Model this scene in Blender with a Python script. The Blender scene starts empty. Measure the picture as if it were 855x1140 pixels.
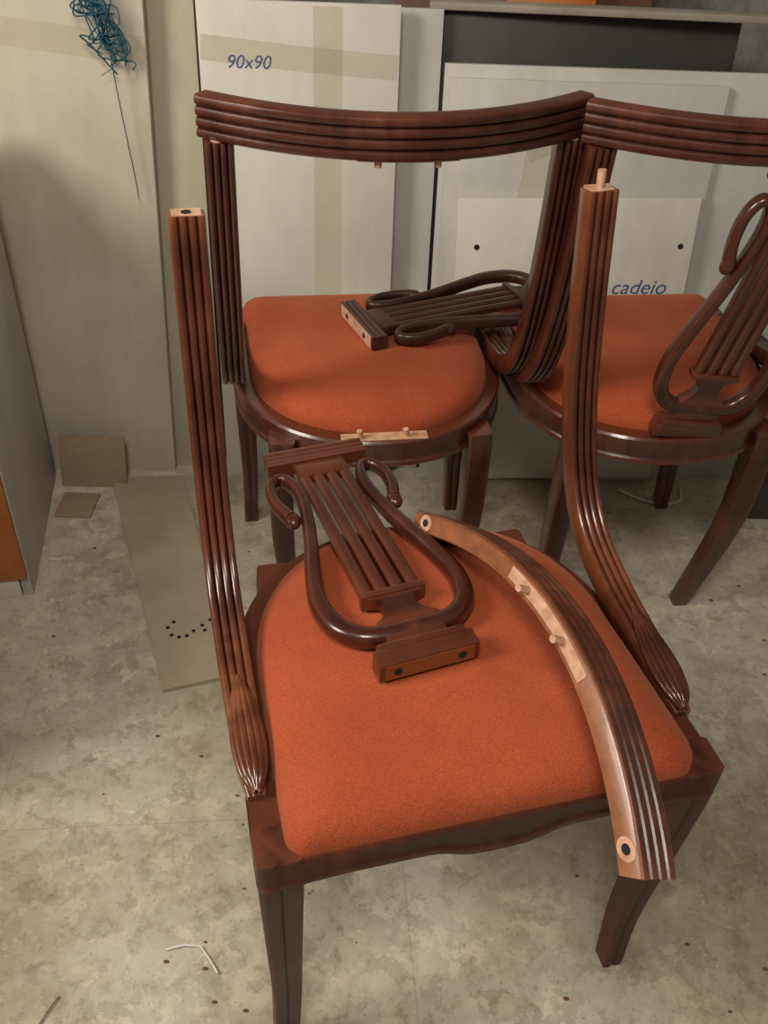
import bpy, bmesh, math, random
from mathutils import Vector, Matrix
random.seed(4)
sc=bpy.context.scene
try:
    sc.view_settings.view_transform='Standard'
except Exception: pass

# ---------------------------------------------------------------- materials
def mat(name):
    m=bpy.data.materials.new(name); m.use_nodes=True
    nt=m.node_tree; b=nt.nodes['Principled BSDF']
    return m,nt,b
def N(nt,t,**k):
    n=nt.nodes.new(t)
    for a,v in k.items(): setattr(n,a,v)
    return n
def ramp(nt,stops):
    r=N(nt,'ShaderNodeValToRGB'); cr=r.color_ramp
    while len(cr.elements)<len(stops): cr.elements.new(.5)
    for e,(p,c) in zip(cr.elements,stops):
        e.position=p; e.color=(c[0],c[1],c[2],1)
    return r
def noise(nt,scale,detail=4,rough=.55,vec=None,sc3=None):
    n=N(nt,'ShaderNodeTexNoise'); n.inputs['Scale'].default_value=scale
    n.inputs['Detail'].default_value=detail; n.inputs['Roughness'].default_value=rough
    if vec is not None:
        if sc3:
            mp=N(nt,'ShaderNodeMapping'); mp.inputs['Scale'].default_value=sc3
            nt.links.new(vec,mp.inputs['Vector']); nt.links.new(mp.outputs[0],n.inputs['Vector'])
        else: nt.links.new(vec,n.inputs['Vector'])
    return n
def bump(nt,b,h,strength,dist):
    bp=N(nt,'ShaderNodeBump'); bp.inputs['Strength'].default_value=strength; bp.inputs['Distance'].default_value=dist
    nt.links.new(h,bp.inputs['Height']); nt.links.new(bp.outputs[0],b.inputs['Normal'])
def mix(nt,fac,a,b_,mode='MIX'):
    m=N(nt,'ShaderNodeMix',data_type='RGBA',blend_type=mode)
    for s,v in ((m.inputs[0],fac),(m.inputs[6],a),(m.inputs[7],b_)):
        if hasattr(v,'type') and hasattr(v,'links'): nt.links.new(v,s)
        elif isinstance(v,(int,float)): s.default_value=v
        else: s.default_value=(*v,1)
    return m.outputs[2]

def wood_mat(name,dark,mid,light,rough=.27,edge=.5,coat=.4):
    m,nt,b=mat(name)
    tc=N(nt,'ShaderNodeTexCoord'); o=tc.outputs['Object']
    n1=noise(nt,9,5,.6,o); r1=ramp(nt,[(.3,dark),(.55,mid),(.8,light)]); nt.links.new(n1.outputs[0],r1.inputs[0])
    n2=noise(nt,60,3,.6,o,(1,1,.15)); r2=ramp(nt,[(.35,(.62,.62,.62)),(.65,(1,1,1))]); nt.links.new(n2.outputs[0],r2.inputs[0])
    c=mix(nt,1.0,r1.outputs[0],r2.outputs[0],'MULTIPLY')
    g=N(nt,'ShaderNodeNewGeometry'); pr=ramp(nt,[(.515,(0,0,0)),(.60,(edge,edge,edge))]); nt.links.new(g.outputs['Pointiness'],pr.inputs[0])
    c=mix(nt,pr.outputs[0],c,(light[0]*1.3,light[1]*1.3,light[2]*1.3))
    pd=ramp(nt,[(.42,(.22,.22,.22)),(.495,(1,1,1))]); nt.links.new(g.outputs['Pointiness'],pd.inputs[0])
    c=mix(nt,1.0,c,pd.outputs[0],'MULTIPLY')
    nt.links.new(c,b.inputs['Base Color'])
    rr=ramp(nt,[(.3,(rough-.07,)*3),(.7,(rough+.14,)*3)]); nt.links.new(n1.outputs[0],rr.inputs[0]); nt.links.new(rr.outputs[0],b.inputs['Roughness'])
    b.inputs['Coat Weight'].default_value=coat; b.inputs['Coat Roughness'].default_value=.12
    bump(nt,b,n2.outputs[0],.14,.002)
    return m
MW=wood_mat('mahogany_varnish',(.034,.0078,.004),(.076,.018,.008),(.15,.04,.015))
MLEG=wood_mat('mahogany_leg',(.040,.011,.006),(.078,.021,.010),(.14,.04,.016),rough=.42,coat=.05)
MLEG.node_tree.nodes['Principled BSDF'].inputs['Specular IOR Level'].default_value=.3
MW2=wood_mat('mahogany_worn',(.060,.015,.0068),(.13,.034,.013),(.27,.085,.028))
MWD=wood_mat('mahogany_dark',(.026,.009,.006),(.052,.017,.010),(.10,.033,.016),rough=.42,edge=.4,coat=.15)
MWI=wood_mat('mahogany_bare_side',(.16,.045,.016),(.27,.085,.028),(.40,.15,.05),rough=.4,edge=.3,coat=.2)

def raw_mat():
    m,nt,b=mat('raw_wood'); tc=N(nt,'ShaderNodeTexCoord')
    n=noise(nt,70,4,.6,tc.outputs['Object']); r=ramp(nt,[(.3,(.42,.2,.11)),(.7,(.68,.42,.27))])
    nt.links.new(n.outputs[0],r.inputs[0]); nt.links.new(r.outputs[0],b.inputs['Base Color']); b.inputs['Roughness'].default_value=.75
    return m
MRAW=raw_mat()
def fabric():
    m,nt,b=mat('orange_fabric'); tc=N(nt,'ShaderNodeTexCoord'); o=tc.outputs['Object']
    n=noise(nt,7,5,.65,o); r=ramp(nt,[(.3,(.37,.057,.015)),(.7,(.49,.090,.023))]); nt.links.new(n.outputs[0],r.inputs[0])
    n2=noise(nt,380,3,.7,o,(1,2.4,1)); r2=ramp(nt,[(.34,(.6,.58,.56)),(.6,(1.08,1.08,1.08))]); nt.links.new(n2.outputs[0],r2.inputs[0])
    c=mix(nt,.85,r.outputs[0],r2.outputs[0],'MULTIPLY'); nt.links.new(c,b.inputs['Base Color'])
    b.inputs['Roughness'].default_value=.92; b.inputs['Sheen Weight'].default_value=.2; b.inputs['Sheen Roughness'].default_value=.5
    b.inputs['Sheen Tint'].default_value=(1,.5,.3,1)
    bump(nt,b,n2.outputs[0],.5,.0018)
    return m
MF=fabric()
def painted(name,c1,c2,rough=.45,sc_=3,dirt=.08):
    m,nt,b=mat(name); tc=N(nt,'ShaderNodeTexCoord'); o=tc.outputs['Object']
    n=noise(nt,sc_,5,.6,o); r=ramp(nt,[(.3,c1),(.7,c2)]); nt.links.new(n.outputs[0],r.inputs[0])
    n2=noise(nt,9,6,.65,o,(1,1,.35)); r2=ramp(nt,[(.3,(1-dirt,1-dirt,1-dirt*1.2)),(.6,(1,1,1))]); nt.links.new(n2.outputs[0],r2.inputs[0])
    c=mix(nt,1.0,r.outputs[0],r2.outputs[0],'MULTIPLY'); nt.links.new(c,b.inputs['Base Color'])
    b.inputs['Roughness'].default_value=rough
    return m
MB1=painted('cream_board',(.54,.49,.37),(.61,.56,.44),dirt=.2)
MB2=painted('white_board',(.62,.59,.50),(.69,.66,.57),dirt=.14)
MB3=painted('tan_board',(.48,.43,.31),(.55,.50,.37),dirt=.15)
MBG=painted('grey_white_board',(.51,.495,.43),(.58,.565,.50),dirt=.2)
MDK=painted('dark_slate_panel',(.03,.03,.024),(.05,.048,.04),.5,6,.4)
MORG=painted('orange_wood',(.42,.12,.025),(.6,.2,.045),.45,8,.3)
MBRN=painted('brown_wood',(.12,.045,.02),(.2,.08,.035),.6,8,.3)
MLIP=painted('tan_strip',(.30,.27,.21),(.38,.34,.27),.6,8,.3)
MMDF=painted('mdf',(.38,.30,.20),(.46,.37,.26),.7,5,.12)
MCARD=painted('cardboard',(.29,.22,.13),(.37,.29,.18),.85,5,.15)
MSTUC=painted('grey_stucco',(.17,.17,.16),(.28,.27,.25),.95,40,.5)
MWALL=painted('plaster_wall',(.45,.42,.36),(.55,.52,.45),.9,2,.1)
def flat(name,c,rough=.6,alpha=1):
    m,nt,b=mat(name); b.inputs['Base Color'].default_value=(*c,1); b.inputs['Roughness'].default_value=rough; b.inputs['Alpha'].default_value=alpha; return m
MBLACK=flat('black_hole',(.01,.009,.008),.9)
MINK=flat('blue_ink',(.04,.09,.28),.6,.85)
MCYAN=flat('blue_green_cord',(.008,.08,.12),.7)
MWHT=flat('white_plastic',(.75,.73,.68),.5)
def tape():
    m,nt,b=mat('packing_tape'); tc=N(nt,'ShaderNodeTexCoord')
    n=noise(nt,25,3,.6,tc.outputs['Object']); r=ramp(nt,[(.3,(.68,.62,.45)),(.7,(.76,.70,.53))]); nt.links.new(n.outputs[0],r.inputs[0])
    nt.links.new(r.outputs[0],b.inputs['Base Color']); b.inputs['Roughness'].default_value=.25; b.inputs['Alpha'].default_value=.22; return m
MTAPE=tape()
def floor_mat():
    m,nt,b=mat('terrazzo_floor'); tc=N(nt,'ShaderNodeTexCoord'); o=tc.outputs['Object']
    n=noise(nt,4,8,.7,o); r=ramp(nt,[(.32,(.42,.37,.275)),(.5,(.535,.485,.38)),(.68,(.65,.605,.50))]); nt.links.new(n.outputs[0],r.inputs[0])
    v=N(nt,'ShaderNodeTexVoronoi'); v.inputs['Scale'].default_value=46
    nd=noise(nt,18,5,.65,o); mx=mix(nt,.14,o,nd.outputs[1]); nt.links.new(mx,v.inputs['Vector'])
    sep=N(nt,'ShaderNodeSeparateColor'); nt.links.new(v.outputs['Color'],sep.inputs[0])
    rv=ramp(nt,[(.0,(.76,.74,.69)),(.3,(.95,.94,.92)),(.75,(1.02,1.01,1)),(1,(1.22,1.2,1.13))]); nt.links.new(sep.outputs[0],rv.inputs[0])
    c=mix(nt,.85,r.outputs[0],rv.outputs[0],'MULTIPLY')
    n3=noise(nt,24,9,.8,o); r3=ramp(nt,[(.38,(.60,.55,.46)),(.49,(1,1,1))]); nt.links.new(n3.outputs[0],r3.inputs[0])
    c=mix(nt,.6,c,r3.outputs[0],'MULTIPLY')
    n4=noise(nt,2.2,5,.6,o); r4=ramp(nt,[(.38,(.74,.69,.62)),(.56,(1,1,1))]); nt.links.new(n4.outputs[0],r4.inputs[0])
    c=mix(nt,1,c,r4.outputs[0],'MULTIPLY')
    n5=noise(nt,150,2,.5,o); r5=ramp(nt,[(.28,(.6,.56,.5)),(.36,(1,1,1))]); nt.links.new(n5.outputs[0],r5.inputs[0])
    c=mix(nt,.7,c,r5.outputs[0],'MULTIPLY')
    mp=N(nt,'ShaderNodeMapping'); mp.inputs['Rotation'].default_value=(0,0,math.radians(-6)); mp.inputs['Location'].default_value=(.472,-.825,0)
    nt.links.new(o,mp.inputs[0])
    br=N(nt,'ShaderNodeTexBrick'); br.offset=0; br.inputs['Scale'].default_value=1; br.inputs['Mortar Size'].default_value=.0012
    br.inputs['Brick Width'].default_value=.6; br.inputs['Row Height'].default_value=.6; br.inputs['Mortar Smooth'].default_value=.5
    nt.links.new(mp.outputs[0],br.inputs['Vector'])
    rj=ramp(nt,[(0,(1,1,1)),(1,(.78,.74,.67))]); nt.links.new(br.outputs['Fac'],rj.inputs[0])
    c=mix(nt,.7,c,rj.outputs[0],'MULTIPLY')
    nt.links.new(c,b.inputs['Base Color']); b.inputs['Roughness'].default_value=.45
    bump(nt,b,n3.outputs[0],.08,.003)
    return m
MFL=floor_mat()

# ---------------------------------------------------------------- helpers
def finish(bm,name,mats,parent=None,ang=.6,matrix=None):
    bmesh.ops.recalc_face_normals(bm,faces=bm.faces)
    for f in bm.faces: f.smooth=True
    for e in bm.edges:
        if len(e.link_faces)==2 and e.calc_face_angle(0)>ang: e.smooth=False
    me=bpy.data.meshes.new(name); bm.to_mesh(me); bm.free()
    ob=bpy.data.objects.new(name,me); sc.collection.objects.link(ob)
    for m in (mats if isinstance(mats,list) else [mats]): me.materials.append(m)
    if matrix is not None: ob.matrix_world=matrix
    if parent: ob.parent=parent
    return ob
def empty(name,matrix):
    e=bpy.data.objects.new(name,None); sc.collection.objects.link(e); e.matrix_world=matrix; e.empty_display_size=.1; return e
def catmull(pts,n=8):
    P=[Vector(p) for p in pts]; P=[2*P[0]-P[1]]+P+[2*P[-1]-P[-2]]; out=[]
    for i in range(1,len(P)-2):
        for k in range(n):
            t=k/n; a,b,c,d=P[i-1],P[i],P[i+1],P[i+2]
            out.append(.5*((2*b)+(c-a)*t+(2*a-5*b+4*c-d)*t*t+(3*b-a-3*c+d)*t**3))
    out.append(P[-2].copy()); return out
def lerplist(vals,n):
    out=[]
    for i in range(n):
        t=i/(n-1)*(len(vals)-1); k=min(int(t),len(vals)-2); out.append(vals[k]+(vals[k+1]-vals[k])*(t-k))
    return out
def sweep(bm,pts,sec,ref,scales=None,mi=0,sx=None):
    n=len(pts); ref=Vector(ref); rings=[]
    for i,p in enumerate(pts):
        p=Vector(p)
        T=(Vector(pts[min(i+1,n-1)])-Vector(pts[max(i-1,0)])).normalized()
        a=(ref-T*ref.dot(T)).normalized(); b=T.cross(a)
        s=scales[i] if scales else 1; s2=sx[i] if sx else s
        rings.append([bm.verts.new(p+a*(x*s2)+b*(y*s)) for x,y in sec])
    m=len(sec)
    for i in range(n-1):
        for j in range(m):
            f=bm.faces.new((rings[i][j],rings[i][(j+1)%m],rings[i+1][(j+1)%m],rings[i+1][j])); f.material_index=mi
    for r in (rings[0],rings[-1]):
        f=bm.faces.new(r); f.material_index=mi
    return rings
def rrect(w,h,r=.25,k=4):
    r=r*min(w,h); out=[]
    for cx,cy,a0 in ((w/2-r,h/2-r,0),(-w/2+r,h/2-r,90),(-w/2+r,-h/2+r,180),(w/2-r,-h/2+r,270)):
        for i in range(k+1):
            a=math.radians(a0+90*i/k); out.append((cx+r*math.cos(a),cy+r*math.sin(a)))
    return out
def reeded(w,h,n=4,d=.004,front=True,back=True,k=6):
    out=[]
    rw=w/n
    def face(sgn,flag):
        pts=[]
        for i in range(n):
            for j in range(k+ (1 if i==n-1 else 0)):
                t=-1+2*j/k; x=-w/2+rw*(i+.5)+t*rw/2
                y=(h/2-d+d*math.sqrt(max(0,1-t*t))) if flag else h/2-(.002 if abs(x)>w/2-.001 else 0)
                pts.append((x*sgn,y*sgn))
        return pts
    out+=face(1,front); out+=face(-1,back)
    return out
def box(bm,x0,x1,y0,y1,z0,z1,bev=.002,mi=0,seg=2):
    r=bmesh.ops.create_cube(bm,size=1); vs=r['verts']
    for v in vs: v.co=Vector(((x0+x1)/2+v.co.x*(x1-x0),(y0+y1)/2+v.co.y*(y1-y0),(z0+z1)/2+v.co.z*(z1-z0)))
    fs=set(f for v in vs for f in v.link_faces)
    for f in fs: f.material_index=mi
    if bev>0:
        es=list(set(e for v in vs for e in v.link_edges))
        bmesh.ops.bevel(bm,geom=es,offset=bev,segments=seg,affect='EDGES',profile=.5)
def cyl(bm,p0,p1,r,mi=0,seg=14,r2=None):
    p0=Vector(p0);p1=Vector(p1);d=(p1-p0)
    ref=(1,0,0) if abs(d.normalized().x)<.8 else (0,1,0)
    s=[(r*math.cos(2*math.pi*i/seg),r*math.sin(2*math.pi*i/seg)) for i in range(seg)]
    sweep(bm,[p0,p1],s,ref,scales=[1,(r2 or r)/r],mi=mi)
def outline(wf,wm,vm,df,v0,rc,nf=24,ns=8,nr=20,p=2.25):
    R=[]
    for i in range(nf): R.append(((wf-rc)*i/nf,v0))
    for i in range(6):
        a=math.radians(-90+90*i/6); R.append((wf-rc+rc*math.cos(a),v0+rc+rc*math.sin(a)))
    for i in range(ns):
        t=i/ns; R.append((wf+(wm-wf)*(t*t*.6+t*.4),v0+rc+(vm-v0-rc)*t))
    for i in range(nr+1):
        a=math.radians(90*i/nr); R.append((wm*math.cos(a)**(2/p),vm+(df-vm)*math.sin(a)**(2/p)))
    L=[(-x,y) for x,y in R[1:-1]][::-1]
    return R+L

# ---------------------------------------------------------------- chair parts
WF,WP,VP,ZP,SAG,DF,WB,VB=.239,.221,.447,.898,.078,.452,.2285,.085
CRH=.049
def crest_pts():
    out=[];n=48;w=WP+.019
    for i in range(n+1):
        u=-w+2*w*i/n; out.append((u,SAG*(1-(u/WP)**2),CRH/2))
    return out
def build_crest(name,parent=None,matrix=None,raw=True,M=None,MB=None,th=.025,pw=.066,peg=.016):
    bm=bmesh.new()
    # section: x -> up (z), y -> -v ; reeded on outer (v+) face = y negative
    sec=reeded(CRH,th,4,.0042,front=False,back=True)
    sweep(bm,crest_pts(),sec,(0,0,1))
    bm.faces.ensure_lookup_table()
    if MB:
        for f in bm.faces:
            if f.calc_center_median().z<.001: f.material_index=3
    if raw:
        pts=[p for p in crest_pts() if abs(p[0])<pw]
        sweep(bm,[(p[0],p[1],-.0002) for p in pts],rrect(.002,.016,.2),(0,0,1),mi=1)
        for u in (-.036,.036): cyl(bm,(u,SAG*(1-(u/WP)**2),.002),(u,SAG*(1-(u/WP)**2),-peg),.0045,1)
        for u in (-WP,WP):
            cyl(bm,(u,0,.001),(u,0,-.0012),.0112,1,20); cyl(bm,(u,0,.001),(u,0,-.0016),.0052,2,14)
    return finish(bm,name,[M or MW,MRAW,MBLACK,MB or MW],parent,matrix=matrix)

SL=.43
def build_splat(name,parent=None,matrix=None,M=None,rawends=True,rm=None):
    """lyre splat: local x across, z along, y thickness"""
    bm=bmesh.new(); th=.019
    box(bm,-.056,.056,-.012,.012,0,.024,.002); box(bm,-.05,.05,-.0135,.0135,.021,.032,.003)
    box(bm,-.034,.034,-.009,.009,.028,.052,.003)
    for s in (-1,1):
        pts=[(0,0,.054),(s*.03,0,.053),(s*.056,0,.061),(s*.075,0,.084),(s*.082,0,.125),(s*.075,0,.17),(s*.061,0,.225),(s*.050,0,.275),(s*.044,0,.32),
             (s*.045,0,.352),(s*.053,0,.374),(s*.067,0,.374),(s*.077,0,.352),(s*.076,0,.320),(s*.068,0,.290)]
        P=catmull(pts,6)
        sweep(bm,P,rrect(.022,th,.42),(0,1,0) ,scales=lerplist([1.1,1.15,1.2,1.2,1.1,1,.9,.85,.8,.75,.7,.7,.72,.78,.85],len(P)),sx=lerplist([1]*10+[.9,.85,.85,.9,.95],len(P)))
        r=bmesh.ops.create_uvsphere(bm,u_segments=14,v_segments=10,radius=.0105)
        for v in r['verts']: v.co=Vector((v.co.x+s*.0668,v.co.y*.9,v.co.z*1.35+.286))
    def plate(poly,t):
        a=[bm.verts.new((x,-t/2,z)) for x,z in poly]; b=[bm.verts.new((x,t/2,z)) for x,z in poly]
        bm.faces.new(a); bm.faces.new(b[::-1])
        for i in range(len(poly)):
            j=(i+1)%len(poly); bm.faces.new((a[i],a[j],b[j],b[i]))
    half=[(.045,.055),(.034,.068),(.022,.078),(.017,.09),(.02,.102),(.036,.108),(.036,.118)]
    plate(half+[(-x,z) for x,z in half[::-1]],.016)
    box(bm,-.038,.038,-.0105,.0105,.108,.118,.002)
    for x in (-.0285,-.0095,.0095,.0285):
        sweep(bm,[(x*1.0,0,.115),(x*.95,0,.25),(x*.95,0,.405)],reeded(.0138,.014,1,.003),(1,0,0))
    box(bm,-.034,.034,-.0075,.0075,.366,.40,.002)
    sweep(bm,[(-.068,0,.415),(.068,0,.415)],reeded(.03,.024,3,.003),(0,0,1))
    if rawends:
        box(bm,-.063,.063,-.0105,.0105,.4285,.4305,0,1)
        box(bm,-.050,.050,-.0095,.0095,-.0008,.002,0,1)
        for x in (-.036,.036):
            cyl(bm,(x,0,.43),(x,0,.4312),.0045,2); cyl(bm,(x,0,0),(x,0,-.0014),.0045,2)
    return finish(bm,name,[M or MW,rm or MRAW,MBLACK],parent,matrix=matrix)

def build_chair(loc,rot,has_crest,has_splat,M=MW,MLeg=MLEG,su=1,tilt=0):
    mt=Matrix.Translation((loc[0],loc[1],0))@Matrix.Rotation(math.radians(rot),4,'Z')@Matrix.Diagonal((su,1,1,1))
    E=empty('dining_chair',mt)
    bm=bmesh.new(); O=outline(WF,.229,.20,DF,0,.012,nf=40); I=outline(WF-.036,.229-.036,.20,DF-.036,.034,.012,nf=40)
    def zb(u,v):
        if v<.03:
            a=abs(u)/WF
            return .424-.016*math.exp(-(a/.22)**4)-.010*max(0,(a-.62)/.38)**1.5
        return .414
    n=len(O); R=[]
    for (u,v),(iu,iv) in zip(O,I):
        z=zb(u,v); cu,cv=0,.2
        d=Vector((cu-u,cv-v)).normalized()*.003
        R.append([bm.verts.new((u+d.x,v+d.y,.4595)),bm.verts.new((u,v,.456)),bm.verts.new((u,v,z+.012)),bm.verts.new((u-d.x*.8,v-d.y*.8,z+.009)),bm.verts.new((u-d.x*.8,v-d.y*.8,z+.002)),bm.verts.new((u+d.x,v+d.y,z)),
                  bm.verts.new((iu,iv,z)),bm.verts.new((iu,iv,.4595))])
    for i in range(n):
        j=(i+1)%n
        for k in range(8):
            bm.faces.new((R[i][k],R[j][k],R[j][(k+1)%8],R[i][(k+1)%8]))
    finish(bm,'seat_frame',MLeg,E)
    bm=bmesh.new(); C=outline(.210,.204,.21,.425,.004,.022,nf=24); cc=(0,.205)
    prof=[(1.0,.452),(1.004,.462),(.997,.473),(.979,.482),(.935,.4905),(.855,.4985),(.72,.5045),(.55,.508),(.35,.5105),(.15,.511)]
    rings=[]
    for s,z in prof:
        rings.append([bm.verts.new((cc[0]+(u-cc[0])*s,cc[1]+(v-cc[1])*s,z+.0012*math.sin(9*u+5*v)*(1-s if s<1 else 0))) for u,v in C])
    for a,b in zip(rings,rings[1:]):
        for i in range(len(C)):
            j=(i+1)%len(C); bm.faces.new((a[i],a[j],b[j],b[i]))
    c=bm.verts.new((0,.205,.511))
    for i in range(len(C)): bm.faces.new((rings[-1][i],rings[-1][(i+1)%len(C)],c))
    bm.faces.new(rings[0])
    finish(bm,'seat_cushion',MF,E,ang=1.3)
    for k,s in enumerate((-1,1)):
        bm=bmesh.new()
        P=catmull([(s*(WF-.021),.022,.4605),(s*(WF-.021),.023,.40),(s*(WF-.022),.032,.26),(s*(WF-.023),.040,.12),(s*(WF-.019),.040,.0)],8)
        sweep(bm,P,reeded(.043,.043,2,.0035,k=6),(1,0,0),scales=lerplist([1.03,1,.86,.72,.64],len(P)))
        finish(bm,'front_leg_%d'%(k+1),MLeg,E)
        bm=bmesh.new()
        P=catmull([(s*.158,.402,.445),(s*.160,.403,.40),(s*.162,.392,.26),(s*.154,.365,.12),(s*.146,.336,.0)],8)
        sweep(bm,P,rrect(.040,.046,.15),(1,0,0),scales=lerplist([1,1,.85,.72,.62],len(P)),sx=lerplist([1,1,.95,.82,.72],len(P)))
        finish(bm,'back_leg_%d'%(k+1),MLeg,E)
        bm=bmesh.new()
        P=catmull([(s*WB,VB-.012,.464),(s*WB,VB+.025,.468),(s*WB,.17,.476),(s*.228,.25,.486),(s*.227,.325,.512),(s*.226,.375,.565),(s*.2245,.408,.65),(s*.223,.430,.76),(s*WP,VP,ZP)],8)
        sweep(bm,P,reeded(.036,.029,4,.0036),(1,0,0),scales=lerplist([.35,.8,.95,1.05,1.1,1.1,1.05,1,.95],len(P)),sx=lerplist([.5,.85,.95,1,1,1,1,1,1],len(P)))
        # carved acanthus leaf hugging the foot of the stile
        for dz,w in ((.0,.0125),(.0025,.0085),(.004,.003)):
            for t in (-1,1):
                L=catmull([(s*WB+t*w*.2,.074,.472+dz),(s*WB+t*w*.8,.09,.479+dz),(s*WB+t*w*1.1,.118,.484+dz),(s*WB+t*w*1.0,.15,.4885+dz),(s*WB+t*w*.6,.18,.493+dz),(s*WB,.205,.495)],5)
                sweep(bm,L,rrect(.0065,.006,.45),(1,0,0),scales=lerplist([.7,1.1,1.25,1.1,.8,.3],len(L)))
        if not has_crest:
            box(bm,s*WP-.0145,s*WP+.0145,VP-.0105,VP+.0105,ZP-.002,ZP+.0012,0,1)
            if s>0: cyl(bm,(s*WP,VP,ZP),(s*WP,VP+.002,ZP+.02),.0048,1)
            else: cyl(bm,(s*WP,VP,ZP),(s*WP,VP,ZP+.0018),.005,2)
        finish(bm,'stile_%d'%(k+1),[M,MRAW,MBLACK],E)
    if has_crest:
        o=build_crest('crest_rail',E,None,raw=not has_splat,M=M,peg=.009); o.location=(0,VP,ZP)
    if has_splat:
        o=build_splat('lyre_splat',E,None,M,False); a=math.atan2(.075,.436)
        o.location=(0,VP-.012,.462); o.rotation_euler=(-a,tilt,0); o.scale=(1,1,(.436/math.cos(a))/SL)
    else:
        bm=bmesh.new(); box(bm,-.068,.068,DF-.026,DF-.006,.459,.4606,0)
        for x in (-.036,.036): cyl(bm,(x,DF-.014,.458),(x+.004,DF-.012,.474),.0045)
        finish(bm,'splat_joint',MRAW,E)
    return E

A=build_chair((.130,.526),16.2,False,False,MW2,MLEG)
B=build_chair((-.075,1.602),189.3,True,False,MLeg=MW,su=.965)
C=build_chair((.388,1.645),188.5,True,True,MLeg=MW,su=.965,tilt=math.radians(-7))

def frame(origin,x,y,z):
    return Matrix(((x.x,y.x,z.x,origin.x),(x.y,y.y,z.y,origin.y),(x.z,y.z,z.z,origin.z),(0,0,0,1)))
o=Vector((.055,.660,.527)); e=Vector((-.100,1.036,.516)); z=(e-o).normalized(); y=Vector((0,0,1)); x=y.cross(z).normalized(); y=z.cross(x)
build_splat('lyre_chair_splat',None,frame(o,x,y,z)@Matrix.Diagonal((1,1,.96,1)),MW,rm=MW2)
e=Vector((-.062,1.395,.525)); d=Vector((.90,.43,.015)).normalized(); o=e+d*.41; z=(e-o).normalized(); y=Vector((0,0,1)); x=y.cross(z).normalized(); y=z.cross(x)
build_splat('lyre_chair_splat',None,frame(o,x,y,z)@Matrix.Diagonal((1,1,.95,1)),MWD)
# loose crest rail on the front chair (underside with dowels turned up to the left, reeded face up)
far=Vector((.053,.935,.520)); near=Vector((.262,.424,.505)); al=math.radians(60)
x=(far-near).normalized(); h=x.cross(Vector((0,0,1))).normalized(); up=h.cross(x).normalized()
if up.z<0: up=-up
if h.x<0: h=-h
y=(h*math.cos(al)+up*math.sin(al)).normalized(); zz=x.cross(y)
build_crest('chair_crest_rail',None,frame((far+near)/2,x,y,zz)@Matrix.Diagonal((1.03,.85,1,1))@Matrix.Translation((0,0,-CRH/2)),True,MW2,MB=MWI,th=.030,pw=.08)

# ---------------------------------------------------------------- room
bm=bmesh.new(); box(bm,-2.5,2.5,-2.2,2.3,-.05,0,0); finish(bm,'floor',MFL)
bm=bmesh.new(); box(bm,-2.5,2.5,2.05,2.15,0,2.7,0); finish(bm,'wall_back',MSTUC)
bm=bmesh.new(); box(bm,-2.6,-2.5,-2.2,2.15,0,2.7,0); finish(bm,'wall_left',MWALL)

YW=1.70;K=.05;YR=math.atan(K)
def board(name,x0,x1,z1,off,th,m,lean=.08,z0=0,roll=0,as_empty=False):
    xc=(x0+x1)/2
    mt=Matrix.Translation((xc,YW+K*xc+off+z0*lean,z0))@Matrix.Rotation(YR,4,'Z')@Matrix.Rotation(-math.atan(lean),4,'X')@Matrix.Rotation(roll,4,'Y')
    bm=bmesh.new(); box(bm,-(x1-x0)/2,(x1-x0)/2,0,th,0,z1-z0,.0012)
    if as_empty:
        E=empty(name,mt); return E,finish(bm,'panel',m,E)
    return finish(bm,name,m,None,matrix=mt)
def strip(parent,pts,w,m,name='tape_strip',th=.0006,yoff=-.0006,ref=(0,1,0)):
    bm=bmesh.new(); sweep(bm,[(p[0],yoff,p[1]) for p in pts],[(-th/2,-w/2),(th/2,-w/2),(th/2,w/2),(-th/2,w/2)],ref); return finish(bm,name,m,parent)
def text(parent,body,x,z,size,yoff=-.001,rot=0):
    cu=bpy.data.curves.new('marking','FONT'); cu.body=body; cu.size=size; cu.shear=.25; cu.extrude=.0002; cu.align_x='CENTER'; cu.offset=-.0003
    ob=bpy.data.objects.new('handwritten_marking',cu); sc.collection.objects.link(ob); cu.materials.append(MINK)
    ob.parent=parent; ob.location=(x,yoff,z); ob.rotation_euler=(math.pi/2,rot,0); return ob

a,_=board('cream_panel',-1.05,-.468,1.2,0,.018,MB1,roll=.03,as_empty=True)
strip(a,[(-.25,.90),(.29,.86)],.045,MTAPE)
board('tan_panel',-.475,-.363,1.15,.026,.018,MB3,.095)
c,_=board('white_panel',-.352,-.005,.935,-.004,.016,MB2,as_empty=True)
xc=-.1785
strip(c,[(-.17,.862),(.0,.848),(.17,.838)],.04,MTAPE)
strip(c,[(-.132-xc,.02),(-.13-xc,.93)],.05,MTAPE,yoff=-.0012)
text(c,'90x90',-.268-xc,.83,.031)
board('narrow_panel',-.08,.069,.925,.030,.016,MBG,.085)
e_,_=board('white_sheet',.075,.95,.845,.010,.012,MBG,as_empty=True)
g,_=board('taped_panel',.085,.585,.825,-.004,.010,MBG,as_empty=True)
strip(g,[(-.085,.60),(-.075,.74)],.05,MTAPE); strip(g,[(-.10,.70),(-.03,.73)],.03,MTAPE,yoff=-.0012)
f_,_=board('drilled_panel',.133,.592,.628,-.018,.009,MB2,roll=-.03,z0=.012,as_empty=True)
for x,z in ((-.19,.525),(.205,.525)):
    bm=bmesh.new(); cyl(bm,(x,.001,z),(x,-.0008,z),.0055,0,16); finish(bm,'screw_hole',MBLACK,f_)
text(f_,'cadeio',.135,.430,.042)
board('slate_panel',.068,.60,.918,.055,.02,MDK,.08)
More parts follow.
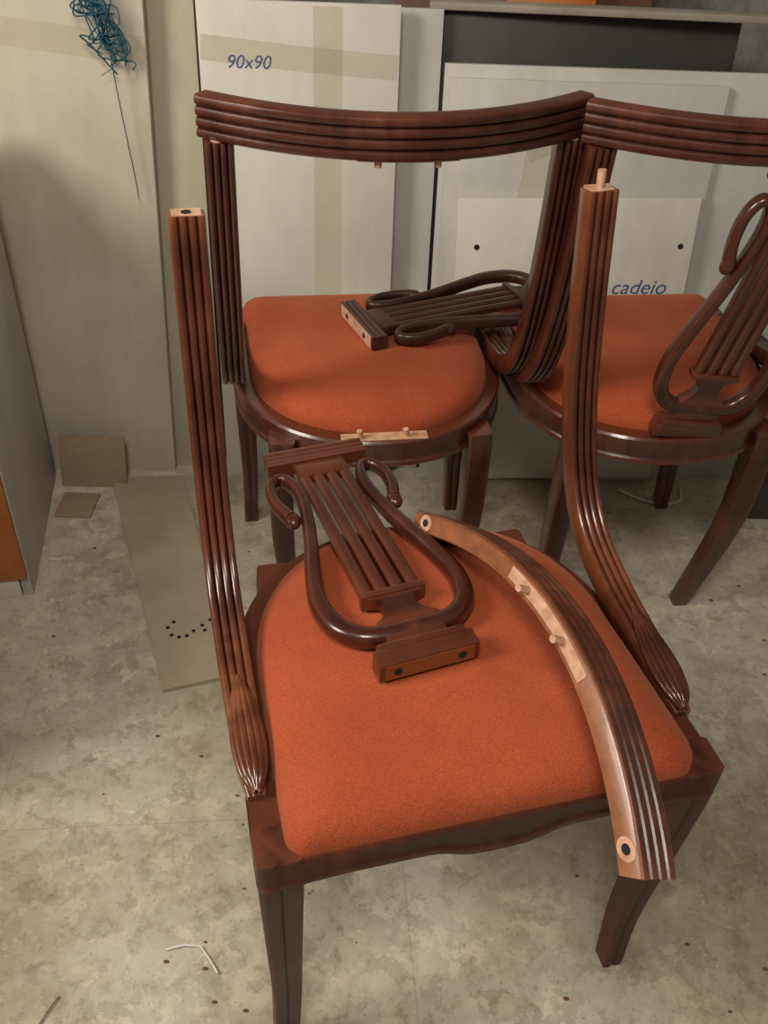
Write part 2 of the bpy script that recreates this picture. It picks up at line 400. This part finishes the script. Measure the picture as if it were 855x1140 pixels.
bm=bmesh.new(); box(bm,.04,.63,1.815,1.855,.920,.932,.002); finish(bm,'shelf_strip',MLIP)
bm=bmesh.new(); box(bm,-.02,.45,1.94,1.96,.0,1.05,.002); finish(bm,'wooden_plank',MBRN)
bm=bmesh.new(); box(bm,.18,.34,1.90,1.92,.0,1.0,.002); finish(bm,'wooden_plank',MORG)
board('cardboard_sheet',-.70,-.56,.115,-.060,.006,MCARD,.25,roll=.02)
bm=bmesh.new(); box(bm,-.685,-.61,1.50,1.58,0,.006,.001); finish(bm,'cardboard_offcut',MCARD)
# cabinet at left
ca=math.atan2(.081,.423)
mt=Matrix.Translation((-.653,1.269,0))@Matrix.Rotation(ca,4,'Z')
E=empty('wooden_cabinet',mt); CH=.76
bm=bmesh.new(); box(bm,-.018,0,0,.38,0.0,CH,.0015); finish(bm,'side_panel',MBG,E)
bm=bmesh.new(); box(bm,-.5,-.002,-.012,.0,.05,CH,.0015); finish(bm,'front_panel',MORG,E)
bm=bmesh.new(); box(bm,-.5,-.02,-.004,.01,0,.05,.0015); finish(bm,'plinth',MB2,E)
bm=bmesh.new(); box(bm,-.5,-.018,.01,.38,.05,CH,.0015); finish(bm,'carcass',MORG,E)
# unseen crate left of the view, added to shade the floor at left
bm=bmesh.new()
for zc in (.02,.165,.31,.455):
    box(bm,-1.25,-.74,.74,.755,zc,zc+.135,.002); box(bm,-1.25,-.74,1.085,1.10,zc,zc+.135,.002)
    box(bm,-.755,-.74,.74,1.10,zc,zc+.135,.002); box(bm,-1.25,-1.235,.74,1.10,zc,zc+.135,.002)
box(bm,-1.25,-.74,.74,1.10,0,.02,.002); box(bm,-1.25,-.74,.74,1.10,.59,.61,.002)
finish(bm,'shadow_blocker_crate',MBRN)
# mdf strip on the floor
bm=bmesh.new(); q=[(-.599,1.634),(-.361,1.045),(-.251,1.085),(-.444,1.653)]
lo=[bm.verts.new((x,y,0.0005)) for x,y in q]; hi=[bm.verts.new((x,y,.009)) for x,y in q]
bm.faces.new(lo[::-1]); bm.faces.new(hi)
for i in range(4): bm.faces.new((lo[i],lo[(i+1)%4],hi[(i+1)%4],hi[i]))
for x,y in [(-.383,1.19),(-.372,1.172),(-.358,1.168),(-.345,1.172),(-.335,1.185),(-.322,1.20),(-.31,1.215),(-.375,1.205),(-.30,1.195),(-.315,1.188)]:
    cyl(bm,(x,y,.008),(x,y,.0094),.0038,1,12)
finish(bm,'mdf_strip',[MMDF,MBLACK])
# blue-green tangled cord hanging
bm=bmesh.new()
for k in range(20):
    w_=random.uniform(.008,.04); r_=random.uniform(.0007,.0016); P=[(-.535+random.uniform(-w_,w_)+j*.006,1.722+random.uniform(-.014,.0),.97-j*.02*random.uniform(.7,1.1)+random.uniform(-.02,.02)) for j in range(8)]
    P=catmull(P,6); sweep(bm,P,[(r_*math.cos(i*1.047),r_*math.sin(i*1.047)) for i in range(6)],(0,1,.01))
P=catmull([(-.50,1.715,.86),(-.497,1.715,.80),(-.49,1.712,.72),(-.482,1.708,.64),(-.479,1.702,.605)],6)
sweep(bm,P,[(.0009*math.cos(i*1.047),.0009*math.sin(i*1.047)) for i in range(6)],(0,1,.01))
finish(bm,'tangled_cord',MCYAN)
bm=bmesh.new(); P=catmull([(.52,1.68,.004),(.56,1.65,.004),(.61,1.635,.004),(.65,1.65,.004),(.66,1.69,.004)],8)
sweep(bm,P,[(.003*math.cos(i*.785),.003*math.sin(i*.785)) for i in range(8)],(0,0,1)); finish(bm,'power_cable',MWHT)
bm=bmesh.new(); box(bm,.78,.95,1.60,1.70,0,.07,.004); finish(bm,'storage_box',MDK)
bm=bmesh.new(); sweep(bm,[(-.264,.606,.003),(-.24,.612,.006),(-.219,.612,.004),(-.205,.597,.003),(-.19,.578,.003)],rrect(.0035,.002,.3),(0,0,1)); finish(bm,'wood_splinter',MWHT)
bm=bmesh.new(); sweep(bm,[(-.402,.505,.003),(-.395,.525,.004),(-.388,.540,.003)],rrect(.0035,.002,.3),(0,0,1)); finish(bm,'wood_splinter',MMDF)
bm=bmesh.new()
for k in range(70):
    x=random.uniform(-.6,.75);y=random.uniform(.5,1.45);s=random.uniform(.001,.003)
    r=bmesh.ops.create_icosphere(bm,subdivisions=1,radius=s)
    for v in r['verts']: v.co=Vector((v.co.x*1.6+x,v.co.y+y,v.co.z*.4+s*.4))
finish(bm,'floor_debris',MBRN)

# ---------------------------------------------------------------- light
w=bpy.data.worlds.new('room_ambient'); sc.world=w; w.use_nodes=True
w.node_tree.nodes['Background'].inputs[0].default_value=(1,.94,.84,1); w.node_tree.nodes['Background'].inputs[1].default_value=.12
def area(name,loc,target,size,power,col,sy=None):
    l=bpy.data.lights.new(name,'AREA'); l.energy=power; l.color=col; l.size=size
    if sy: l.shape='RECTANGLE'; l.size_y=sy
    o=bpy.data.objects.new(name,l); sc.collection.objects.link(o); o.location=loc
    o.rotation_euler=(Vector(target)-Vector(loc)).to_track_quat('-Z','Y').to_euler(); return o
area('window_light',(-1.9,.1,2.1),(.1,1.0,.3),.8,49,(1,.94,.85))
area('overhead_fill',(-.1,-.3,2.4),(.05,.7,.2),.5,26,(1,.94,.84))  # added front fill from above, brings out highlights on the crest rails

# ---------------------------------------------------------------- camera
cam=bpy.data.cameras.new('camera'); co=bpy.data.objects.new('camera',cam); sc.collection.objects.link(co)
co.matrix_world=Matrix.Translation((0,0,1.2471))@Matrix.Rotation(math.radians(90-38.51),4,'X')@Matrix.Rotation(math.radians(2.6),4,'Z')
cam.sensor_fit='AUTO'; cam.sensor_width=36; cam.lens=1042.9*36/1140; cam.clip_start=.02
sc.camera=co
